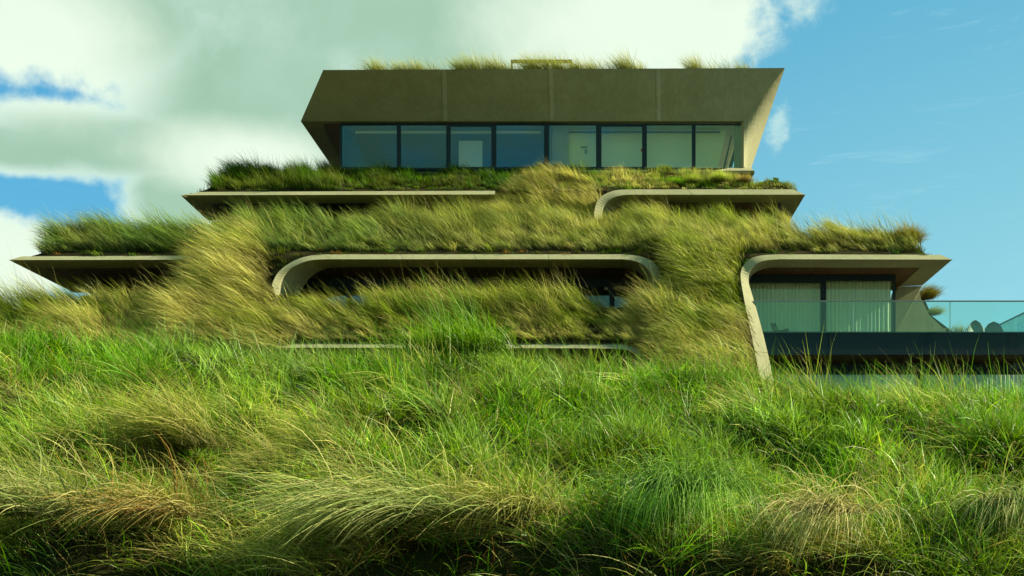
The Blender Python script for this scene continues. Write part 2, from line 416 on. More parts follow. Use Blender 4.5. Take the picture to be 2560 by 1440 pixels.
# --- crown storey: leaning fascia panels, light side cheek, roof slab
TL, TR = P(808, 175, 42.3), P(1962, 170, 43.7)
BL, BR = P(752, 303, 44.2), P(1859, 303, 44.3)
ZC = BL.z-EYE
tt_, tb_ = [0.0, 0.249, 0.478, 0.712, 1.0], [0.0, 0.319, 0.560, 0.802, 1.0]
for k in range(4):
    e = 0.0002
    a0, b0 = tt_[k]+e*(k > 0), tt_[k+1]-e*(k < 3); a1, b1 = tb_[k]+e*(k > 0), tb_[k+1]-e*(k < 3)
    A, B, C_, D_ = TL.lerp(TR, a0), TL.lerp(TR, b0), BL.lerp(BR, b1), BL.lerp(BR, a1)
    V = [A.lerp(B, i/6).lerp(D_.lerp(C_, i/6), j/6) for j in range(7) for i in range(7)]; Fc = [(j*7+i, (j+1)*7+i, (j+1)*7+i+1, j*7+i+1) for j in range(6) for i in range(6)]
    nv0 = len(V); ring = [V[0], V[6], V[48], V[42]]; off = Vector((0, .3, .02))
    V += ring + [q+off for q in ring]
    m_ = nv0; Fc += [(m_+i, m_+(i+1) % 4, m_+4+(i+1) % 4, m_+4+i) for i in range(4)] + [(m_+4, m_+5, m_+6, m_+7)]
    mesh('fascia_panel', V, Fc, M['concrete'], house).data.polygons.foreach_set('use_smooth', [True]*36+[False]*5)
jm = concrete('joint_mortar', (0.44, 0.45, 0.29))
for k in (1, 2, 3):
    a_, b_ = TL.lerp(TR, tt_[k]+.003), BL.lerp(BR, tb_[k]+.003); wv = Vector((.15, 0, 0)); o_ = Vector((0, -.004, -.003))
    hull_quad('joint_strip', [a_+o_, a_+wv+o_, b_+wv+o_, b_+o_], (0, .02, .01), jm, house)
# right cheek: a ruled face between the slanting outer edge and the glass corner
c1, c2, P2 = P(1859.5, 418, 44.3), P(1877, 424, 46.0), P(1859.5, 303, 44.3)
V = []; nu, nv = 8, 14
for j in range(nv+1):
    a, b = TR.lerp(c2, j/nv), P2.lerp(c1, j/nv)
    for i in range(nu+1): V.append(b.lerp(a, i/nu))
n0 = len(V); V += [v+Vector((-.3, .45, .05)) for v in V]
Fc = []
for j in range(nv):
    for i in range(nu):
        a = j*(nu+1)+i; Fc += [(a, a+1, a+nu+2, a+nu+1), (n0+a+nu+1, n0+a+nu+2, n0+a+1, n0+a)]
for j in range(nv):
    for i in (0, nu): a = j*(nu+1)+i; Fc.append((a, a+nu+1, a+nu+1+n0, a+n0))
for i in range(nu):
    for j in (0, nv): a = j*(nu+1)+i; Fc.append((a, a+1, a+1+n0, a+n0))
o = mesh('side_cheek', V, Fc, M['concrete'], house); fixn(o)
# left soffit return (runs back) and roof slab behind the fascia
ret = [PZ(752, 303.5, ZC), PZ(846, 440, ZC), PZ(872, 440, ZC), PZ(800, 303.5, ZC)]
hull_quad('eave_return', ret, (0.35, 0.1, 0.2), M['concrete'], house)
backl = Vector((TL.x+0.2, 53, TL.z-0.05)); backr = Vector((TR.x-0.6, 53, TR.z-0.05))
o = mesh('roof_slab', [TL+Vector((0.02, .3, -.02)), TR+Vector((-.1, .3, -.02)), backr, backl,
                   TL+Vector((0.5, 1.6, -.9)), TR+Vector((-1.2, 1.6, -.9)), backr-Vector((0, 0, .9)), backl-Vector((0, 0, .9))],
         [(0, 1, 2, 3), (7, 6, 5, 4), (0, 4, 5, 1), (1, 5, 6, 2), (2, 6, 7, 3), (3, 7, 4, 0)], M['concrete'], house); fixn(o)
# side skin of the crown on the left, leaning from roof edge to soffit
q_ = [TL+Vector((.01, .3, 0)), BL+Vector((.01, .3, .01)), PZ(846, 440, ZC)+Vector((.02, 0, .01)), backl]; in_ = Vector((.35, .1, 0))
o = mesh('side_cheek', q_+[v+in_ for v in q_], [(0, 1, 2), (0, 2, 3), (4, 6, 5), (4, 7, 6), (0, 4, 5, 1), (1, 5, 6, 2), (2, 6, 7, 3), (3, 7, 4, 0)], M['concrete'], house); fixn(o)
# slab step under the right-hand glass
hull_quad('base_slab', [P(1788, 427, 43.9), P(1886, 427, 43.9), P(1886, 434, 43.95), P(1788, 434, 43.95)], (0, 1.6, 0), M['concrete'], house)
V = [P(1788, 426.6, 43.9), P(1886, 426.6, 43.9), P(1876, 420, 44.4), P(1830, 418.5, 44.4)]
hull_quad('base_slab', V, (0, 0.5, 0), M['concrete'], house)

# wood soffits: backing + boards
def soffit(x0, x1, y0, y1, z, pitch, n_max=400, first=None):
    """boards run away from the facade, hung under a backing sheet"""
    s = boxes('soffit', [((x0, y0, z+0.03), (x1, y1, z+0.08))], M['dark'], house)
    n = int((x1-x0)/pitch); v, f = box_vf((0, 0, 0), (pitch-0.018, y1-y0-0.01, 0.024))
    me = bpy.data.meshes.new('soffit_board'); me.from_pydata(v, [], f); me.materials.append(M['wood'])
    for k in range(n):
        b = bpy.data.objects.new('soffit_board', me); COL.objects.link(b); b.parent = s
        b.location = (x0+k*pitch, y0+0.005, z+0.004+0.004*random.random())
    return s
zA, zB, zC = ZA+EYE, ZB+EYE, ZC+EYE
soffit(P(1868, 700, 41)[0], P(2300, 669, 41)[0]+0.3, 41.02, 44.5, zA, 0.13)
soffit(P(740, 700, 41)[0], P(1632, 669, 41)[0], 41.02, 42.6, zA, 0.18)
soffit(P(100, 669, 41)[0]+0.2, P(560, 669, 41)[0], 41.02, 44.6, zA, 0.18)
soffit(P(1525, 507, 43)[0], P(1962, 507, 43)[0]-0.1, 42.95, 45.6, zB, 0.16)
boxes('soffit', [((P(520, 509, 43).x, 42.95, zB+0.004), (P(1300, 509, 43).x, 45.4, zB+0.06))], M['dark'], house)
hull_quad('soffit', [P(798, 303.5, 44.32)+Vector((0, 0, 0.012)), P(872, 303.5, 44.32)+Vector((0, 0, 0.012)), PZ(905, 440, ZC)+Vector((0, 0, 0.012)), PZ(870, 440, ZC)+Vector((0, 0, 0.012))], (0, 0, 0.06), M['wood'], house)

# --- windows of the crown storey
yC = 44.42
def X(px, d): return (px-1280)*d/F
def Zw(py, d): return EYE+(HZ-py)*d/F
zb = Zw(424, yC)
zt = zC-0.012
for x0, x1, tp, frr in [(849, 998, .05, .09), (998, 1120, .05, .065), (1120, 1235, .10, .10), (1235, 1366, .05, .09), (1366, 1497, .05, .10), (1497, 1612, .10, .10), (1612, 1735, .05, .075), (1735, 1861, .05, .055)]:
    window(house, X(x0, yC)+.004, X(x1, yC)-.004, zb, zt, yC+0.03, fr=frr, top=tp)
# rooms behind
xl, xr = X(852, yC), X(1856, yC); xm = X(1372, yC)
boxes('room_floor', [((xl, yC+.1, zb-.25), (xr, 50, zb-.05))], M['floor'], house)
boxes('room_ceiling', [((xl, yC+.12, zt+.02), (xr+.2, 52, zt+.2))], M['ceil'], house)
boxes('room_wall', [((xl, 48.5, zb-.05), (xm, 48.7, zt+.02))], M['bluewall'], house)
boxes('room_wall', [((xl-.02, yC+.12, zb-.05), (xl+.1, 48.5, zt+.02))], M['bluewall'], house)
boxes('room_wall', [((xm-.06, yC+.2, zb-.05), (xm+.06, 48.5, zt+.02))], M['bluewall'], house)
hull_quad('room_wall', [Vector((xm+.06, 45.1, zb-.05)), Vector((xm+.06, 45.1, zt+.02)), P(1822, 300, 45.1), P(1792, 430, 45.1)], (0, .1, 0), M['wall'], house)
boxes('curtain_box', [((xl+.5, 44.9, zt-.20), (xm-.3, 45.0, zt-.10))], M['ceil'], house)
boxes('curtain_box', [((xm+.3, 44.98, zt-.13), (X(1800, 45.0), 45.05, zt-.08))], M['bluewall'], house)
boxes('chimney_breast', [((X(1147, 45.2), 45.2, zb-.05), (X(1206, 45.2), 45.7, Zw(352, 45.2)))], M['ceil'], house)
boxes('sliding_door', [((X(1380, 45.0), 44.9, zb-.05), (X(1421, 45.0), 44.96, Zw(313, 45.0)))], simple('lilac_panel', (.32, .36, .34), .7), house)
hull_quad('raking_shape', [P(858, 306, 45.2), P(866, 306, 45.2), P(926, 424, 45.2), P(858, 424, 45.2)], (0, .1, 0), M['bluewall'], house)  # reflection of the left fin, put in as a dark blue plate
# corner frame seen through the right-hand pane, leaning like the cheek
hull_quad('raking_shape', [P(1853, 312, 45.4), P(1858, 312, 45.4), P(1829, 424, 45.4), P(1820, 424, 45.4)], (0, .1, 0), M['dark'], house)
hull_quad('raking_shape', [P(1833, 316, 45.7), P(1836, 316, 45.7), P(1811, 424, 45.7), P(1807, 424, 45.7)], (0, .1, 0), M['dark'], house)
boxes('wall_fixture', [((X(1452, 45.0), 45.03, Zw(368, 45.0)), (X(1468, 45.0), 45.09, Zw(365, 45.0))), ((X(1462, 45.0), 45.03, Zw(382, 45.0)), (X(1468, 45.0), 45.09, Zw(373, 45.0)))], simple('grey_fixture', (.22, .30, .2), .7), house)
hull_quad('red_handle', [P(1602, 373, 44.38), P(1606, 371, 44.38), P(1607, 377, 44.38), P(1603, 378, 44.38)], (0, .03, 0), simple('red_paint', (.25, .02, .01), .5), house)

# --- windows of the right-hand lower room
yA = 42.0
zt = zA-.004; z0 = Zw(905, yA)
for x0, x1, tp in [(1862, 2058, .17), (2058, 2238, .05)]:
    window(house, X(x0, yA)+.003, X(x1, yA)-.003, z0+.8, zt-.17+ (.0), yA, fr=.09, top=tp if tp < .1 else .12)
boxes('lintel', [((X(1862, yA), yA-.05, zt-.17), (X(2238, yA), yA+.1, zt))], M['dark'], house)
def curtain(x0, x1, z0_, z1_, y, amp=.03, pitch=.15, name='curtain'):
    n = int((x1-x0)/.012); V = []; ph = rng.uniform(0, 6)
    xs_ = np.linspace(x0, x1, n); wv = np.sin((xs_/pitch+0.9*fbm(xs_*1.5, xs_*0, 3))*2*PI+ph)*amp*(0.5+fbm(xs_*2.3, xs_*0+4, 8))
    for xx, a in zip(xs_, wv): V += [(xx, y+a, z1_), (xx, y+a*1.25+.01, z0_)]
    me = mesh(name, V, [(2*i, 2*i+1, 2*i+3, 2*i+2) for i in range(n-1)], M['curtain'], house, True)
    return me
curtain(X(1855, yA+.4), X(2050, yA+.4), z0+.8, zt-.1, yA+.4)
curtain(X(2055, yA+.4), X(2226, yA+.4), z0+.8, zt-.1, yA+.4)
boxes('room_wall', [((X(1850, yA), yA+2.2, z0), (X(2238, yA), yA+2.3, zt))], M['room'], house)
boxes('room_floor', [((X(1840, yA), yA-.1, z0+.6), (X(2240, yA), yA+2.3, z0+.8))], M['floor'], house)
# --- middle and left rooms, upper rooms (mostly behind grass)
def dark_room(px0, px1, d, pyt, drop, posts, ceilz):
    x0, x1 = X(px0, d), X(px1, d)
    boxes('room_wall', [((x0, d+1.8, ceilz-drop), (x1, d+1.95, ceilz))], M['room'], house)
    xs_ = [px0]+posts+[px1]
    for a, b in zip(xs_, xs_[1:]):
        window(house, X(a, d)+.003, X(b, d)-.003, ceilz-drop, ceilz-.22, d, fr=.09)
    boxes('lintel', [((x0, d-.05, ceilz-.22), (x1, d+.1, ceilz-.0))], M['dark'], house)
dark_room(735, 1640, 42.55, 690, 3.6, [873, 1010, 1200, 1400, 1530], zA)
dark_room(225, 620, 44.2, 690, 4.2, [370], zA)
boxes('wall_panel', [((X(230, 44), 44.08, zA-2.4), (X(350, 44), 44.12, zA-.24))], simple('green_blind', (.10, .17, .10), .8), house)
dark_room(530, 1320, 45.3, 520, 3.6, [800, 1050], zB)
dark_room(1520, 1960, 45.3, 520, 3.4, [1640, 1790], zB)
boxes('roller_blind', [((X(1600, 45.5), 45.5, zB-2.4), (X(1930, 45.5), 45.54, zB-.24))], simple('pale_blind', (.42, .45, .28), .8), house)
# ground storey behind the crest: middle
boxes('room_wall', [((X(540, 40.2), 40.6, 6.0), (X(1690, 40.2), 40.8, P(0, 890, 40.4).z+.2))], M['room'], house)
# body of the house behind the banks, so nothing is hollow
for a_, b_ in [((X(600, 42.3), 42.3, 4.0), (X(735, 42.3), 46.5, zA+.3)), ((X(1640, 42.3), 42.3, 4.0), (X(1850, 42.3), 46.5, zA+.3)), ((X(1300, 44.5), 44.5, zA), (X(1510, 44.5), 47, zB+.2))]:
    boxes('core_wall', [(a_, b_)], M['room'], house)
boxes('core_wall', [((X(200, 46.5), 46.6, 3.0), (X(2225, 46.5), 52, zA+.3))], M['room'], house)
boxes('core_wall', [((X(600, 47.4), 47.5, zA+.3), (X(1900, 47.4), 52, zB+.3))], M['room'], house)

# --- balcony
bx0, bx1 = X(1899, 39.4), 18.9
zr, zp, zq = Zw(753, 39.35), Zw(829, 39.4), Zw(887, 39.4)
pj = [X(1905, 39.4), X(2070, 39.4), X(2300, 39.4), X(2520, 39.4), bx1]
for k in range(4):
    a_ = pj[k]+.004; b_ = pj[k+1]-.004; c_ = X(1922, 39.4) if k == 0 else a_
    hull_quad('parapet_panel', [Vector((a_, 39.4, zp)), Vector((b_, 39.4, zp)), Vector((b_, 39.4, zq)), Vector((c_, 39.4, zq))], (0, .12, 0), M['parapet'], house)
boxes('parapet_core', [((X(1925, 39.4), 39.53, zq+.01), (bx1, 39.56, zp-.01))], M['dark'], house)
boxes('balcony_floor', [((bx0+.2, 39.55, zp-.35), (bx1, yA+.0, zp-.15))], M['floor'], house)
boxes('balcony_floor', [((X(2238, yA)+.5, yA+.01, zp-.35), (bx1, 49, zp-.15))], M['floor'], house)
soffit(X(1925, 39.4), bx1, 39.56, 41.0, zq+.0, .30)
boxes('handrail', [((X(1884, 39.35), 39.33, zr-.02), (bx1, 39.38, zr+.02))], M['steel'], house)
jx = [1886, 2133, 2375, 2620]
for a, b in zip(jx, jx[1:]):
    boxes('rail_glass', [((X(a, 39.35)+.012, 39.345, zp-.05), (X(b, 39.35)-.012, 39.365, zr-.02))], M['railglass'], house)
edge = simple('glass_edge', (.55, .85, .70), .3, .6)
for a in (2133, 2375): boxes('rail_joint', [((X(a, 39.35)-.012, 39.346, zp-.02), (X(a, 39.35)+.012, 39.364, zr-.021))], edge, house)
boxes('handrail', [((18.52, 39.5, zr-.02), (18.57, 49, zr+.02))], M['steel'], house)
for k in range(4): boxes('rail_glass', [((18.535, 39.6+k*2.3, zp-.2), (18.555, 39.6+k*2.3+2.26, zr-.02))], M['railglass'], house)
# room below the balcony
yL = 41.05; zl = zq-.0
boxes('lintel', [((X(1930, yL), yL-.02, zl-.30), (bx1, yL+.12, zp-.36))], M['dark'], house)
for a, b in ((1935, 2300), (2300, 2640)):
    window(house, X(a, yL)+.003, X(b, yL)-.003, zl-2.9, zl-.30, yL+.04, fr=.11)
curtain(X(1935, yL+.35), X(2640, yL+.35), zl-2.9, zl-.3, yL+.35)
boxes('room_wall', [((X(1930, yL), yL+2, zl-2.9), (bx1, yL+2.1, zl))], M['room'], house)

# timber frame of a rooflight on the crown roof
rf = empty('roof_pergola', (0, 0, 0)); tag(rf, 'low golden timber frame behind the grass on the top roof', 'roof frame')
dR = 46.5
tz = Zw(149, dR); bz = Zw(176, dR)
tw = simple('golden_timber', (.26, .19, .06), .6)
boxes('beam', [((X(1277, dR), dR, Zw(155, dR)), (X(1430, dR), dR+.14, tz))], tw, rf)
boxes('beam', [((X(1277, dR), dR+1.6, Zw(155, dR)), (X(1430, dR), dR+1.74, tz))], tw, rf)
for px in (1277, 1328, 1380, 1426): boxes('post', [((X(px, dR), dR+.01, bz-.5), (X(px, dR)+.08, dR+.13, Zw(155, dR)))], tw, rf)
# wooden stub at the right end of the upper planted roof
stub = mesh('wooden_stub', *(lambda q: (q, [(0,1,2,3),(7,6,5,4),(0,4,5,1),(1,5,6,2),(2,6,7,3),(3,7,4,0)]))(
    [P(1931, 465, 43), P(1945, 465, 43), P(1947, 446, 43), P(1933, 443, 43), P(1931, 465, 43.2), P(1945, 465, 43.2), P(1947, 446, 43.2), P(1933, 443, 43.2)]), M['wood'])
fixn(stub); tag(stub, 'short brown wooden stub standing at the right end of the upper grass roof', 'wooden stub')

# --- chairs on the balcony
def shell_chair(name, cx, cy, zf, wd, ht, face, label, tilt=.25):
    t = empty(name, (cx, cy, zf)); t.rotation_euler = (0, 0, face); tag(t, label, 'chair', 'shell chairs on the balcony')
    # shell: curved back and seat as one swept sheet with thickness
    U, W = 13, 12; V = []
    for s_ in (0, 1):
        for j in range(W+1):
            v = j/W
            for i in range(U+1):
                u = -1+2*i/U
                wide = wd/2*(1-.25*max(0, v-.6)/.4)*math.sqrt(max(0.0, 1-max(0, (v-.55)/.45)**2.6*0.999)) if v > .55 else wd/2
                x = u*wide
                if v < .4: y, z = -.28+v/.4*.5, .40-.05*math.sin(v/.4*PI)
                else: y, z = .22+(v-.4)*tilt+.0, .40+(v-.4)/.6*(ht-.40)
                y -= .16*(u*u)*(v if v > .2 else .2); z += .08*u*u*(1-v)
                V.append((x, y+s_*.03, z-s_*.012))
    n1 = (U+1)*(W+1); Fc = []
    for s_ in (0, 1):
        for j in range(W):
            for i in range(U):
                a = s_*n1+j*(U+1)+i; q = (a, a+1, a+U+2, a+U+1); Fc.append(q if not s_ else q[::-1])
    for j in range(W):
        for i in (0, U):
            a = j*(U+1)+i; Fc.append((a, a+U+1, a+U+1+n1, a+n1))
    for i in range(U):
        for j in (0, W):
            a = j*(U+1)+i; Fc.append((a, a+1, a+1+n1, a+n1))
    sh = mesh('shell', V, Fc, M['chair'], t, True); fixn(sh)
    for sx in (-1, 1):
        for sy in (-1, 1):
            a = Vector((sx*.12, sy*.1, .38)); b = Vector((sx*.27, sy*.24, 0)); r = .014
            V = []
            for p in (a, b): V += [p+Vector((r*cx_, r*cy_, 0)) for cx_, cy_ in ((-1, -1), (1, -1), (1, 1), (-1, 1))]
            mesh('leg', V, [(0,1,2,3),(7,6,5,4),(0,4,5,1),(1,5,6,2),(2,6,7,3),(3,7,4,0)], M['dark'], t)
    return t
zf = zp-.15
cy = 42.3
shell_chair('shell_chair', X(2448, cy), cy, zf, .78, Zw(797, cy)-zf, .25, 'left one of two grey rounded chairs side by side behind the balcony glass')
shell_chair('shell_chair', X(2488, cy), cy+.1, zf, .74, Zw(799, cy)-zf, -.3, 'right one of two grey rounded chairs side by side behind the balcony glass')
shell_chair('shell_chair', X(1953, 40.7), 40.7, zf, .5, Zw(806, 40.7)-zf, 1.1, 'small grey chair back behind the glass in front of the left curtain')

# ------------------------------------------------------------------ grass
def norm(a): return a/np.maximum(np.linalg.norm(a, axis=-1, keepdims=True), 1e-9)
BL = {}
def blades(key, root, length, width, d0, bend, col, segs=3, matk='grass'):
    """collect ribbons: every blade starts along d0, is bent towards bend and narrows to a point"""
    N = len(root)
    if N == 0: return
    d = norm(d0); p = root.copy(); fw = rng.normal(size=(N, 3)); fw[:, 1] += 0.0
    side = norm(np.cross(d, fw)); st = (length/segs)[:, None]
    V = np.empty((N, 2*segs+1, 3), np.float32)
    for k in range(segs+1):
        wk = width*(1-(k/segs)**1.6)*(0.55+0.45*min(1, k+0.6))
        if k < segs:
            V[:, 2*k] = p-side*wk[:, None]/2; V[:, 2*k+1] = p+side*wk[:, None]/2
        else: V[:, 2*segs] = p
        if k < segs:
            d = norm(d+bend*(1.0/segs)*(0.5+k/segs)); p = p+d*st
    BL.setdefault((key, matk), []).append((V, np.asarray(col, np.float32), segs))
def build_blades(key, name, label, cat, group=None, kind='stuff'):
    objs = []
    for (k, mk), lst in list(BL.items()):
        if k != key: continue
        Vs, tr, qd, cl, off = [], [], [], [], 0
        for V, c, s in lst:
            N, nv = V.shape[:2]; base = (off+np.arange(N)*nv)[:, None]
            for j in range(s-1): qd.append(base+np.array([2*j, 2*j+1, 2*j+3, 2*j+2])[None])
            tr.append(base+np.array([2*s-2, 2*s-1, 2*s])[None])
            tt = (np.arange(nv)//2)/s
            g = (0.26+1.10*tt**1.2)[None, :, None]  # dead dark bases; also puts the shade between blades into the colour
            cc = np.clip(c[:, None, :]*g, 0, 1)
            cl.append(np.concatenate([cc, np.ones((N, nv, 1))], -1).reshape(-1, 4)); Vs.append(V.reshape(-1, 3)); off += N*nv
        Vs = np.concatenate(Vs); cl = np.concatenate(cl).astype(np.float32)
        Q = np.concatenate(qd) if qd else np.zeros((0, 4), int); T = np.concatenate(tr)
        me = bpy.data.meshes.new(name); me.vertices.add(len(Vs)); me.vertices.foreach_set('co', Vs.ravel())
        loops = np.concatenate([Q.ravel(), T.ravel()]).astype(np.int32)
        ls = np.concatenate([np.arange(len(Q))*4, len(Q)*4+np.arange(len(T))*3]).astype(np.int32)
        me.loops.add(len(loops)); me.loops.foreach_set('vertex_index', loops)
        me.polygons.add(len(ls)); me.polygons.foreach_set('loop_start', ls)
        me.polygons.foreach_set('use_smooth', np.ones(len(ls), bool))
        me.update(calc_edges=True)
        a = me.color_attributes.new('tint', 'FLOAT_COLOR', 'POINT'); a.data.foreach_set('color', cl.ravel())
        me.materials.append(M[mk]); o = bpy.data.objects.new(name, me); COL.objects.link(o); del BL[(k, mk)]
        objs.append(o); tag(o, label, cat, group, kind)
    return objs
STRAW = np.array([0.62, 0.56, 0.17]); OLIVE = np.array([0.21, 0.27, 0.022]); GREEN = np.array([0.105, 0.27, 0.002]); GREY = np.array([0.24, 0.38, 0.075]); BROWN = np.array([0.28, 0.15, 0.03]); LIME = np.array([0.28, 0.45, 0.004])
PALE = np.array([0.76, 0.68, 0.27])
def mixc(a, b, t): t = np.asarray(t)[:, None]; return a*(1-t)+b*t

# --- planted banks (soil sheet + roots)
def bank(name, label, xs_, top, bot, depth, nx=160, ny=14, bulge=.12, cat='grass bank'):
    """sloping planted bank between two edge lines; depth(row, col) gives its distance"""
    V = []; xx = np.linspace(*xs_, nx)
    for j in range(ny+1):
        v = j/ny
        for x in xx:
            t, b = float(top(x)), float(bot(x)); y = b+(t-b)*v
            d = float(depth(y, x)); q = P(x, y, d)
            q.y += (fbm(q.x*1.1, q.z*1.4, 21)-.5)*bulge*2*math.sin(v*PI); q.z += (fbm(q.x*.9, q.x*0+7, 4)-.5)*.5*v
            V.append(q)
    # back edge: the bank goes on rearwards as the flat of the terrace
    for x in xx:
        t = float(top(x)); q = P(x, t, float(depth(t, x))); V.append(q+Vector((0, 1.6, -.12)))
    n = nx; Fc = [(j*n+i, j*n+i+1, (j+1)*n+i+1, (j+1)*n+i) for j in range(ny+1) for i in range(n-1)]
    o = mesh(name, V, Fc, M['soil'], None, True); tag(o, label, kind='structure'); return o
def bank_roots(N, xs_, top, bot, depth, clump=26, spread=.085, edge=.06, keep=None):
    nc = max(1, N//clump)
    x = rng.uniform(*xs_, nc*3); v = rng.uniform(0, 1.0, nc*3)
    t, b = top(x), bot(x); h = np.maximum(b-t, 0.5)
    acc = rng.uniform(0, 1, len(x)) < np.clip(h/np.max(h), .12, 1)
    if keep is not None: acc &= keep(x, b+(t-b)*v)
    x, v = x[acc][:nc], v[acc][:nc]; nc = len(x)
    t, b = top(x), bot(x); y = b+(t-b)*(edge+(1-edge)*v)
    cx = np.repeat(x, clump); cv = np.repeat(v, clump); cyy = np.repeat(y, clump); cid = np.repeat(np.arange(nc), clump)
    d = depth(cyy, cx)
    R = np.stack([(cx-1280)*d/F, d, EYE+(HZ-cyy)*d/F], -1)
    R[:, 2] += (fbm(R[:, 0]*.9, R[:, 0]*0+7, 4)-.5)*.5*cv
    R[:, 0] += rng.normal(0, spread, len(R)); R[:, 1] += rng.normal(0, spread*.6, len(R)); R[:, 2] -= .03
    return R, cv, cid, nc, cx, cyy
def grow(key, R, cv, cid, nc, L, width, lean, bend, palette, segs=3, fan=.19, lenvar=.3, matk='grass', short=.45):
    """tussocks in the wind: blades of a clump share lean and colour"""
    cl = rng.normal(size=(nc, 3))*np.array([.18, .15, .05]); cb = rng.normal(size=(nc, 3))*np.array([.22, .12, .15])
    fi = np.searchsorted(cid, np.arange(nc)); fx, fz_ = R[fi, 0], R[fi, 2]
    cL = L*rng.uniform(1-lenvar, 1+lenvar, nc)*np.clip(.1+1.75*fbm(fx*1.0+3, fz_*1.3, 61), .4, 1.5)
    cl[:, 0] += (fbm(fx*.6, fz_*.9, 63)-.5)*1.0; cl[:, 1] += (fbm(fx*.8, fz_*.9, 67)-.5)*.6; cb[:, 2] += (fbm(fx*.7, fz_*.9, 65)-.5)*.8
    width = width*1.3
    cc = palette(R[:, 0][np.searchsorted(cid, np.arange(nc))], R[:, 2][np.searchsorted(cid, np.arange(nc))], nc)
    N = len(R)
    d0 = lean[None]+cl[cid]+rng.normal(size=(N, 3))*np.array([fan, fan, .1])
    bd = bend[None]+cb[cid]+rng.normal(size=(N, 3))*.18
    ln = cL[cid]*rng.uniform(.55, 1.1, N)*(short+(1-short)*np.clip(cv/.5, 0, 1))
    col = (cc*np.exp(rng.normal(0, .36, (nc, 1))))[cid]*rng.uniform(.65, 1.35, (N, 1))
    blades(key, R, ln, width*rng.uniform(.7, 1.3, N), d0, bd, col, segs, matk)
def pal_x(px_lo, px_hi, a, b, third, d=41.0, seed=3):
    x0_, x1_ = (px_lo-1280)*d/F, (px_hi-1280)*d/F
    def f(x, z, n):
        t = np.clip((x-x0_)/(x1_-x0_), 0, 1)*.75+(fbm(x*.5, z, seed)-.5)*1.3+rng.normal(0, .16, n)
        c = mixc(a, b, np.clip(t, 0, 1)); q = rng.uniform(0, 1, n) < .12; c[q] = third*rng.uniform(.8, 1.2, (q.sum(), 1)); return c
    return f
def pal(main, second, third, scale=.5, seed=1, bias=0.0):
    def f(x, z, n):
        t = np.clip((fbm(x*scale+seed*3.1, z*scale*2+seed, seed)-.5)*3.2+.5+bias+rng.normal(0, .22, n), 0, 1)
        c = mixc(main, second, t); q = rng.uniform(0, 1, n) < .15; c[q] = third*rng.uniform(.8, 1.2, (q.sum(), 1)); return c
    return f
WL = np.array([-.45, -.20, 1.0]); WB = np.array([-.75, -.12, -.40])

# B bed: under the crown windows
tB = rows([(495, 479), (520, 470), (560, 440), (590, 428), (650, 424), (740, 430), (850, 427), (1400, 426), (1500, 430), (1600, 434), (1800, 440), (1850, 446), (1900, 455), (1950, 462), (1990, 474)])
bB = rows([(490, 480), (1240, 478), (1300, 480), (1520, 477), (1800, 474), (1990, 475)])
dB = lambda y, x: 42.32+np.clip((479-y)/52, 0, 1)*1.8
bank('upper_bank', 'planted soil bank under the top windows', (495, 1990), tB, bB, dB)
R, cv, cid, nc, cx, cy_ = bank_roots(26000, (500, 1500), tB, bB, dB)
grow('upper', R, cv, cid, nc, .42, .011, np.array([-.15, -.2, 1]), np.array([-.6, -.1, -.3]), pal(GREEN*.55, OLIVE*.7, GREEN*.8, .7, 2), 3)  # crown roof's shade put into these darkened greens on the left
R, cv, cid, nc, cx, cy_ = bank_roots(5000, (520, 850), tB, bB, dB)
grow('upper', R, np.ones(len(R)), cid, nc, .70, .010, np.array([-.2, -.1, 1]), np.array([-.7, -.1, -.3]), pal(OLIVE*.8, GREEN*.6, OLIVE, .7, 3), 3)
R, cv, cid, nc, cx, cy_ = bank_roots(15000, (1480, 1985), tB, bB, dB)
grow('upper', R, cv, cid, nc, .30, .010, np.array([-.1, -.2, 1]), np.array([-.4, -.1, -.3]), pal(LIME*.7, STRAW, GREEN, 1.3, 5), 3)
build_blades('upper', 'bank_grass', 'short dark green grass on the roof bank below the top-floor windows', 'grass')
# middle bank on the roof of the lower storey
tA = rows([(78, 637), (110, 625), (140, 604), (165, 588), (210, 584), (330, 586), (450, 592), (520, 590), (600, 574), (900, 562), (1500, 560), (1900, 572), (2000, 582), (2200, 592), (2260, 596), (2290, 612), (2320, 628), (2336, 636)])
bA = rows([(70, 642), (450, 643), (600, 650), (650, 690), (678, 700), (700, 674), (735, 650), (772, 641), (1555, 640), (1600, 642), (1632, 652), (1650, 675), (1658, 694), (1690, 700), (1830, 700), (1852, 690), (1874, 646), (1902, 641), (2300, 641), (2336, 638)])
dA = lambda y, x: 40.1+np.clip((638-y)/78, 0, 1)*2.15
bank('middle_bank', 'planted soil bank on the roof of the lower storey', (78, 2336), tA, bA, dA, 220)
flank = lambda x, y: np.ones_like(x, bool)
R, cv, cid, nc, cx, cy_ = bank_roots(60000, (100, 2310), tA, bA, dA, keep=lambda x, y: y < 632)
grow('middle', R, cv, cid, nc, .92, .011, WL, WB, pal_x(750, 1350, GREY*.8, STRAW*.85, OLIVE), 3, short=.3)  # straw to the right; left grey-green darkened to carry the upper storey's shade
R, cv, cid, nc, cx, cy_ = bank_roots(14000, (100, 2330), tA, bA, dA, edge=0.0)
grow('middle', R, cv*.4, cid, nc, .34, .010, np.array([-.05, -.3, 1]), np.array([-.2, -.3, -.6]), pal(OLIVE*.7, GREEN*.8, BROWN, .9, 8), 3)
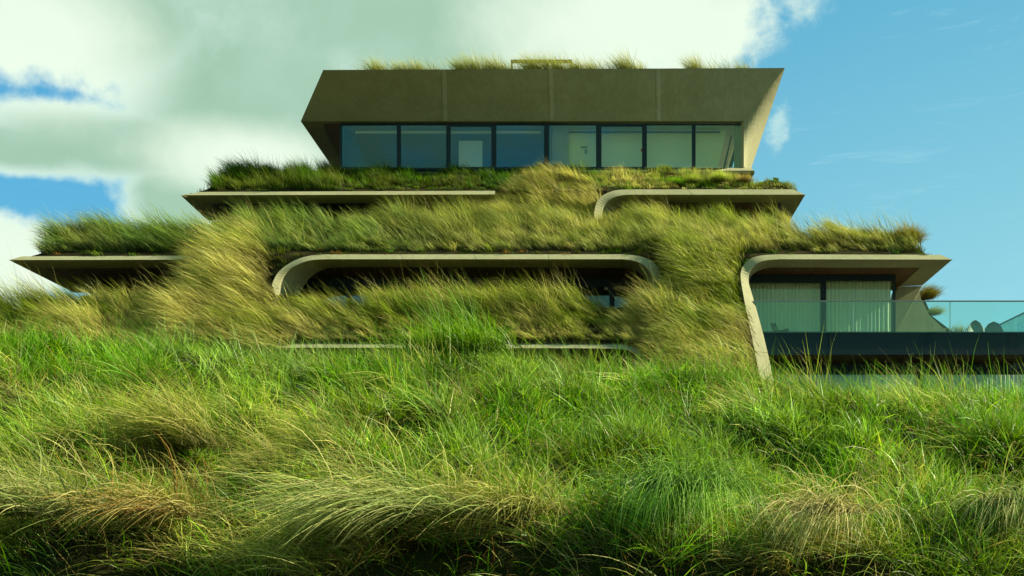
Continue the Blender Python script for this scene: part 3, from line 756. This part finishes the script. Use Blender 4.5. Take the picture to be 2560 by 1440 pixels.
# bright wind-combed grass flowing down between the upper openings
t3 = rows([(1150, 560), (1210, 525), (1250, 495), (1330, 466), (1400, 452), (1500, 456), (1510, 480)]); b3 = rows([(1150, 570), (1510, 575)])
d3 = lambda y, x: 42.25+np.clip((560-y)/90, -.2, 1)*.6
bank('middle_bank', 'soil slope between the two openings of the upper storey', (1215, 1498), t3, b3, d3, 50)
R, cv, cid, nc, cx, cy_ = bank_roots(18000, (1180, 1505), t3, b3, d3)
grow('middle', R, np.ones(len(R)), cid, nc, .85, .011, np.array([-.45, -.35, 1]), WB, pal(STRAW, STRAW*.85, OLIVE, .6, 9), 3)
t3b = rows([(950, 565), (1250, 548), (1980, 560)]); b3b = rows([(950, 590), (1980, 600)])
R, cv, cid, nc, cx, cy_ = bank_roots(16000, (1000, 1980), t3b, b3b, dA)
grow('middle', R, np.ones(len(R)), cid, nc, .85, .010, np.array([-.35, -.2, 1]), WB*.7, pal(STRAW, OLIVE*1.2, GREY, .6, 10), 3)
nS = 2600; pxs = rng.uniform(120, 2300, nS); pys = rng.uniform(568, 625, nS); ds = dA(pys, pxs)
Rs = np.stack([(pxs-1280)*ds/F, ds-.02, EYE+(HZ-pys)*ds/F], -1)
blades('middle', Rs, rng.uniform(.6, 1.15, nS), np.full(nS, .012), np.array([-.4, -.15, 1])+rng.normal(size=(nS, 3))*.25, np.array([-.5, -.1, -.3])+rng.normal(size=(nS, 3))*.25, mixc(STRAW*1.15, GREY, rng.uniform(0, 1, nS)), 4)
build_blades('middle', 'bank_grass', 'long wind-combed grass on the middle roof bank between the two rows of openings', 'grass')
# left and right columns of bank between the lower openings
def column(tag_, xa, xb, y0, y1, N, L, palf, lean, bend, seed):
    """bank whose left and right edges are functions of the row"""
    def dC(y, x): return np.interp(y, [560, 600, 640, 700, 760, 860, 960], [42.2, 41.1, 39.95, 39.55, 39.2, 38.3, 37.4])
    V = []; ny, nx = 44, 14
    for j in range(ny+1):
        y = y0+(y1-y0)*j/ny
        for i in range(nx+1):
            u = i/nx; x = xa(y)+(xb(y)-xa(y))*u; d = float(dC(y, x))+.25*(2*u-1)**2
            q = P(x, y, d); q.y += (fbm(q.x*1.2, q.z*1.1, seed)-.5)*.7; V.append(q)
    Fc = [(j*(nx+1)+i, j*(nx+1)+i+1, (j+1)*(nx+1)+i+1, (j+1)*(nx+1)+i) for j in range(ny) for i in range(nx)]
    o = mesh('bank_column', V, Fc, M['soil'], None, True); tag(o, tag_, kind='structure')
    clump = 20; nc = N//clump; y = y0+32+(y1-y0-32)*rng.uniform(0, 1, nc)**.9; u = rng.uniform(0, 1, nc)*np.where(y > 740, .97, .9); x = xa(y)+(xb(y)-xa(y))*u; x = x+np.where((y < 740) & (seed == 32), 48*(1-u), 0)
    d = dC(y, x)+.2*(2*u-1)**2; R = np.stack([(x-1280)*d/F, d, EYE+(HZ-y)*d/F], -1)
    R[:, 1] += (fbm(R[:, 0]*1.2, R[:, 2]*1.1, seed)-.5)*.7
    R = np.repeat(R, clump, 0)+rng.normal(size=(nc*clump, 3))*np.array([.14, .05, .12]); cid = np.repeat(np.arange(nc), clump)
    grow('col%d' % seed, R, np.ones(len(R)), cid, nc, L, .012, lean, bend, palf, 3)
column('planted slope left of the middle opening', lambda y: np.interp(y, [560, 640, 760, 880], [570, 530, 465, 410]), lambda y: np.interp(y, [560, 640, 690, 760, 880], [700, 690, 672, 700, 760]),
       560, 880, 22000, 1.1, pal(STRAW, OLIVE*1.3, STRAW*.8, .8, 13, -.1), np.array([-.75, -.30, .70]), np.array([-.7, -.1, -.40]), 31)
build_blades('col31', 'bank_grass', 'bright straw grass flowing down between the left eave and the middle opening', 'grass')
column('planted slope between the middle opening and the right pillar', lambda y: np.interp(y, [560, 640, 700, 860, 960], [1600, 1640, 1658, 1630, 1640]), lambda y: np.interp(y, [560, 640, 700, 800, 900, 960], [1902, 1868, 1846, 1868, 1888, 1898]),
       562, 955, 32000, .95, pal(STRAW, OLIVE*1.3, GREY, .7, 14, -.05), np.array([-.55, -.35, .8]), np.array([-.8, -.1, -.7]), 32)
build_blades('col32', 'bank_grass', 'straw coloured grass flowing down between the middle opening and the right pillar', 'grass')
# lower bank
tL = rows([(-400, 785), (-150, 776), (0, 770), (170, 764), (300, 764), (450, 762), (700, 765), (850, 768), (1000, 760), (1200, 748), (1400, 758), (1640, 760), (1700, 765)])
bL = rows([(-400, 935), (560, 935), (640, 856), (1560, 857), (1640, 885), (1700, 935)])
dL_ = lambda y, x: np.interp(y, [755, 780, 857, 960], [39.7, 39.35, 38.35, 37.4])
bank('lower_bank', 'planted soil bank below the lower openings', (-400, 1690), tL, bL, dL_, 220)
R, cv, cid, nc, cx, cy_ = bank_roots(78000, (-300, 1690), tL, bL, dL_, keep=lambda x, y: ~((x > 1520) & (y < 785)))
grow('lower', R, cv, cid, nc, .98, .011, np.array([-.50, -.22, 1]), WB, pal(STRAW*1.05, OLIVE*1.15, STRAW*.7, .4, 17, -.15), 3, short=.4)
R, cv, cid, nc, cx, cy_ = bank_roots(2500, (-300, 1690), tL, bL, dL_, clump=5, spread=.15, keep=lambda x, y: y < 800)
grow('lower', R, np.ones(len(R)), cid, nc, 1.35, .008, np.array([-.4, -.1, 1]), WB*.7, pal(STRAW*1.1, STRAW, OLIVE, .4, 18), 4)
build_blades('lower', 'bank_grass', 'straw coloured windblown grass on the lower bank below the openings', 'grass')

# --- single tufts that can be told apart
def tuft(px, py, d, n, L, wdt, spread, lean, bend, colf, label, matk='grass', segs=5, fan=.5, group=None, z=None):
    r = P(px, py, d)
    if z is not None: r.z = z
    R = np.array(r)[None]+rng.normal(size=(n, 3))*np.array([spread, spread*.7, .01])
    R[:, 2] -= .04
    d0 = np.array(lean)[None]+rng.normal(size=(n, 3))*np.array([fan, fan, .15]); bd = np.array(bend)[None]+rng.normal(size=(n, 3))*.22
    blades('t', R, L*rng.uniform(.5, 1.1, n), wdt*rng.uniform(.7, 1.3, n), d0, bd, colf(n), segs, matk)
    return build_blades('t', 'grass_tuft', label, 'grass tuft', group, kind=None)
def cf(a, b): return lambda n: mixc(a, b, rng.uniform(0, 1, n))*rng.uniform(.75, 1.25, (n, 1))
zroof = lambda px, d: P(px, 172, 43.4).z
nr = 2600
px_ = np.concatenate([rng.uniform(900, 1120, 500), rng.uniform(1140, 1620, 1700), rng.uniform(1720, 1890, 400)])
tt_ = ((px_-808)/1154)[:, None]; Rr = np.array(TL)[None]*(1-tt_)+np.array(TR)[None]*tt_; Rr[:, 1] += rng.uniform(.35, 1.2, nr); Rr[:, 2] -= .02
blades('roofg', Rr, rng.uniform(.4, 1.0, nr), np.full(nr, .011), np.array([-.3, 0, 1])+rng.normal(size=(nr, 3))*.2, np.array([-.7, 0, -.2])+rng.normal(size=(nr, 3))*.2, mixc(STRAW, OLIVE, rng.uniform(0, 1, nr)), 4)
build_blades('roofg', 'roof_grass', 'thin straw grass between the tufts along the top roof edge', 'grass')
for px, n, L, lab in [(862, 60, .22, 'tiny sparse tuft nearest the left corner of the top roof'), (950, 420, .50, 'golden tuft leaning left near the left end of the top roof'),
                      (1010, 330, .45, 'pale tuft second from the left on the top roof'), (1050, 380, .45, 'golden tuft beside the second tuft on the top roof'),
                      (1090, 180, .30, 'low thin tuft at the first panel joint of the top roof'),
                      (1160, 380, .55, 'brownish tuft at the left of the long roof-top row'), (1195, 420, .60, 'tall brown tuft left of the timber frame on the top roof'),
                      (1240, 420, .60, 'green-gold tuft just left of the timber frame'), (1270, 300, .42, 'low tuft against the left post of the timber frame'),
                      (1335, 450, .62, 'tuft in front of the left half of the timber frame'), (1370, 420, .60, 'tuft in front of the middle of the timber frame'),
                      (1405, 430, .58, 'tuft in front of the right end of the timber frame'), (1450, 380, .48, 'tuft right of the timber frame on the top roof'), (1485, 350, .42, 'shorter tuft right of the timber frame'),
                      (1570, 480, .62, 'tall tuft standing alone right of the roof-top row'), (1600, 260, .32, 'low tuft beside the tall lone roof tuft'),
                      (1745, 420, .56, 'upright golden tuft near the right end of the top roof'), (1785, 160, .26, 'small thin tuft right of the upright golden one'), (1862, 330, .30, 'low flat tuft nearest the right corner of the top roof')]:
    t_ = (px-808)/1154; rz = TL.lerp(TR, t_); dd = rz.y+.55
    tuft(px, 172, dd, int(n*.8), L*1.8, .013, .15, (-.28, -.05, 1), (-.75, -.1, -.25), cf(STRAW, OLIVE*1.1), lab, fan=.3, group='tufts along the top roof edge', z=rz.z-.02)
for px, py, n, L, c, lab in [(1690, 462, 700, .34, (LIME, GREEN*1.4), 'bright green little bush in front of the right-hand top windows'), (1800, 452, 900, .42, (LIME*1.2, STRAW), 'lime green bushy plant beside the right end of the top windows'),
                             (1735, 455, 500, .36, (LIME, STRAW*.9), 'yellow-green plant between the two bright bushes'), (1962, 466, 420, .26, (GREEN, OLIVE), 'dark green tuft beside the wooden stub'),
                             (1860, 452, 380, .34, (BROWN*1.3, STRAW), 'dry brown stalks in front of the concrete base slab')]:
    tuft(px, py, 42.9, n, L, .012, .16, (-.05, -.2, 1), (-.15, -.1, -.2), cf(*c), lab, fan=.45)
tuft(2262, 606, 41.0, 2400, .80, .011, .22, (.1, -.15, 1), (.15, -.1, -.8), cf(OLIVE*1.1, BROWN*1.2), 'big rounded tussock at the right end of the middle grass roof', fan=.55)
tuft(2120, 606, 41.0, 900, .70, .011, .2, (-.2, -.2, 1), (-.5, -.2, -.9), cf(STRAW, OLIVE), 'dry straw tussock left of the big rounded one on the roof', fan=.5)
hull_quad('bank_slope', [P(2290, 728, 44.5), P(2310, 745, 44.5), P(2330, 790, 44.5), P(2380, 828, 44.5), P(2520, 860, 44.5), P(2520, 920, 44.5), P(2290, 920, 44.5)], (0, 4, .3), M['soil'])['kind'] = 'structure'
tuft(2400, 828, 44.6, 260, .4, .014, .4, (.3, 0, 1), (.6, -.1, -.6), cf(STRAW, OLIVE), 'low dark grass at the foot of the end pillar behind the balcony glass', fan=.4)
tuft(2310, 745, 44.1, 1300, .75, .011, .16, (.25, 0, .9), (1.0, -.1, -.6), cf(OLIVE*1.1, BROWN*1.4), 'golden tuft spilling right behind the end pillar', fan=.3)
tuft(2325, 785, 44.4, 500, .6, .011, .15, (.5, 0, .8), (1.0, -.1, -.9), cf(STRAW, OLIVE), 'darker tuft below the golden one behind the balcony glass', fan=.3)

# --- foreground dune
def dune_roots(N, y0, y1, clump, spread, dens=None):
    nc = N//clump
    Y = y0*(y1/y0)**rng.uniform(0, 1, nc*4); Xx = rng.uniform(-.5, .5, nc*4)*(Y*.94+2.2)
    if dens is not None:
        a = rng.uniform(0, 1, len(Y)) < dens(Xx, Y); Y, Xx = Y[a], Xx[a]
    Y, Xx = Y[:nc], Xx[:nc]; nc = len(Y)
    cid = np.repeat(np.arange(nc), clump); sp = spread
    rx = Xx[cid]+rng.normal(0, sp, nc*clump); ry = Y[cid]+rng.normal(0, sp, nc*clump)
    return np.stack([rx, ry, dune(rx, ry)-.02], -1), cid, nc, Xx, Y
def dune_px(Xx, Y):
    Z = dune(Xx, Y)-EYE; return 1280+Xx*F/Y, HZ-Z*F/Y
def dryness(Xx, Y):
    px, py = dune_px(Xx, Y)
    s = np.zeros_like(px)
    for cx, cy0, rx, ry, a in [(130, 1340, 380, 130, .9), (430, 1120, 260, 80, .6), (720, 1150, 280, 110, .75), (850, 1330, 380, 170, 1.), (60, 1000, 220, 40, .8), (950, 1010, 200, 40, .3), (500, 1250, 200, 100, .8),
                               (2050, 1400, 220, 110, .9), (2540, 1290, 160, 110, .6), (1150, 1040, 130, 50, .6), (1400, 960, 400, 40, .3), (2100, 1010, 300, 50, .3), (300, 900, 300, 30, .15), (1550, 1420, 400, 60, .5)]:
        s = np.maximum(s, a*np.exp(-(((px-cx)/rx)**2+((py-cy0)/ry)**2)*1.1))
    return s
# low lush green sward
def fg(key, N, y0, y1, L, wd, lean, bend, clump, spread, c0, c1, segs, matk, dens, fan, lenvar=.3):
    R, cid, nc, Xc, Yc = dune_roots(N, y0, y1, clump, spread, dens)
    cl = rng.normal(size=(nc, 3))*np.array([.38, .32, .05]); cb = rng.normal(size=(nc, 3))*np.array([.55, .4, .35])
    wob = (fbm(Xc*.5, Yc*.5, 41)-.5)
    cb[:, 0] += wob*1.6
    n = len(R); t = np.clip((fbm(Xc*.7, Yc*.7, 43)-.5)*2.5+.5+rng.normal(0, .25, nc), 0, 1)
    cc = mixc(c0, c1, t)*np.exp(rng.normal(0, .42, (nc, 1)))*(.45+1.1*fbm(Xc*1.9+2, Yc*1.9, 47))[:, None]
    d0 = np.array(lean)[None]+cl[cid]+rng.normal(size=(n, 3))*np.array([fan, fan, .1]); bd = np.array(bend)[None]+cb[cid]+rng.normal(size=(n, 3))*.25
    ln = L*rng.uniform(1-lenvar, 1+lenvar, nc)[cid]*rng.uniform(.5, 1.1, n)
    blades(key, R, ln, wd*rng.uniform(.6, 1.4, n), d0, bd, cc[cid]*rng.uniform(.7, 1.3, (n, 1)), segs, matk)
green_d = lambda x, y: np.clip(1.05-1.15*dryness(x, y), .06, 1)*np.clip((fbm(x*1.1, y*1.1, 71)-.36)*5, .32, 1)*np.clip((y-7.7)/.9, .2, 1)
dry_d = lambda x, y: np.clip(dryness(x, y)**1.2+.06, 0, 1)*np.clip((fbm(x*1.2+5, y*1.2, 73)-.33)*5, .2, 1)*np.clip((y-7.6)/.8, .3, 1)
fg('lushg', 90000, 7.9, 15.9, .32, .0115, (-.10, -.05, 1), (-.25, -.25, -.7), 9, .06, GREEN, LIME*.85, 4, 'lush', green_d, .62)
fg('lushg', 26000, 7.9, 15.9, .50, .009, (-.18, -.05, 1), (-.35, -.2, -.6), 14, .05, GREEN*1.1, GREY, 4, 'lush', green_d, .38, .45)
fg('lushg', 16000, 7.9, 15.9, .36, .013, (-.05, -.10, 1), (-.1, -.3, -.9), 4, .10, LIME*1.15, GREY*1.25, 3, 'lush', green_d, .75, .4)
fg('lushg', 9000, 7.9, 15.9, .42, .008, (-.2, -.10, .9), (-.3, -.3, -.9), 4, .10, BROWN*1.2, STRAW, 3, 'lush', None, .8, .4)
build_blades('lushg', 'dune_grass', 'lush green grass covering the dune in the foreground', 'grass')
fg('dryg', 38000, 7.9, 15.9, .62, .0065, (-.50, -.15, .8), (-.9, -.25, -1.0), 30, .08, STRAW, OLIVE*1.4, 5, 'grass', dry_d, .30, .4)
fg('dryg', 16000, 7.6, 11, .35, .007, (0, -.1, 1), (-.3, -.2, -.9), 14, .12, BROWN, STRAW*.8, 3, 'grass', dry_d, .6)
build_blades('dryg', 'dry_grass', 'bleached straw grass lying in drifts between the green on the dune', 'grass')
# tall thin stalks standing above the crest
fg('stalk', 3000, 12.8, 15.4, .66, .0065, (-.22, 0, 1), (-.35, 0, -.12), 5, .10, GREEN*1.2, GREY*1.1, 4, 'lush', None, .18, .4)
build_blades('stalk', 'grass_stalks', 'tall thin green stalks standing up along the crest of the dune', 'grass')
def dtuft(px, py, n, L, wd, spread, lean, bend, c, lab, fan=.5, matk='grass', lift=.32, grp=None):
    # find the distance at which the dune is seen in that direction
    best = None
    for Y in np.linspace(7.0, 14.5, 400):
        Xx = (px-1280)*Y/F; r = HZ-(float(dune(Xx, Y))-EYE)*F/Y
        if r <= py: best = Y; break
    Y = best or 14.2; Xx = (px-1280)*Y/F
    z = float(dune(Xx, Y))
    tuft(px, py, Y, n, L, wd, spread, lean, bend, cf(*c), lab, matk, 6, fan, grp, z=z+lift)
dtuft(1010, 1385, 1000, 1.05, .0085, .30, (-.7, -.5, .75), (-1.1, -.4, -1.5), (PALE, GREY*1.2), 'largest pale straw tussock combed over to the left at the bottom left of centre', .5)
dtuft(480, 1200, 600, .95, .008, .16, (-.5, -.2, .9), (-.9, -.2, -.8), (STRAW, OLIVE*1.3), 'spiky straw tussock leaning up left in the brown patch', .4)
dtuft(110, 1385, 600, 1.0, .008, .25, (-.5, -.3, .7), (-.9, -.2, -1.2), (PALE*.9, GREY), 'flattened straw tussock at the lower left edge', .5)
dtuft(1710, 1315, 700, .95, .008, .18, (-.1, -.9, .6), (-.2, -.3, -2.4), (GREY*1.5, GREEN*1.3), 'drooping blue-green tussock right of centre with hanging white-tipped blades', .5, 'lush')
dtuft(2080, 1375, 420, .85, .0085, .17, (-.55, -.7, .6), (-.6, -.3, -2.1), (PALE, PALE*.85), 'hanging pale yellow tussock at the lower right', .45)
dtuft(2550, 1355, 420, .8, .008, .20, (-.3, -.8, .6), (-.6, -.3, -2.2), (PALE*.8, GREY*1.1), 'greyish drooping tussock at the lower right edge', .45)
dtuft(1150, 935, 900, .55, .010, .34, (-.2, -.2, 1), (-.6, -.3, -1.0), (GREEN*1.3, LIME), 'tall bright green mound of grass standing on the crest in front of the lower bank', .5, 'lush')
dtuft(1150, 900, 130, .95, .007, .2, (-.2, 0, 1), (-.4, 0, -.2), (GREEN*1.5, GREY), 'thin stalks rising from the green mound on the crest', .25, 'lush', )
dtuft(400, 1395, 350, .8, .008, .22, (-.4, -.6, .8), (-.7, -.3, -1.6), (STRAW, BROWN*1.3), 'brownish straw tussock at the bottom edge left of the largest pale one', .5)
dtuft(1290, 1400, 350, .7, .008, .18, (-.2, -.5, .8), (-.4, -.3, -1.6), (STRAW, OLIVE), 'small straw tussock at the bottom edge right of the largest pale one', .5)
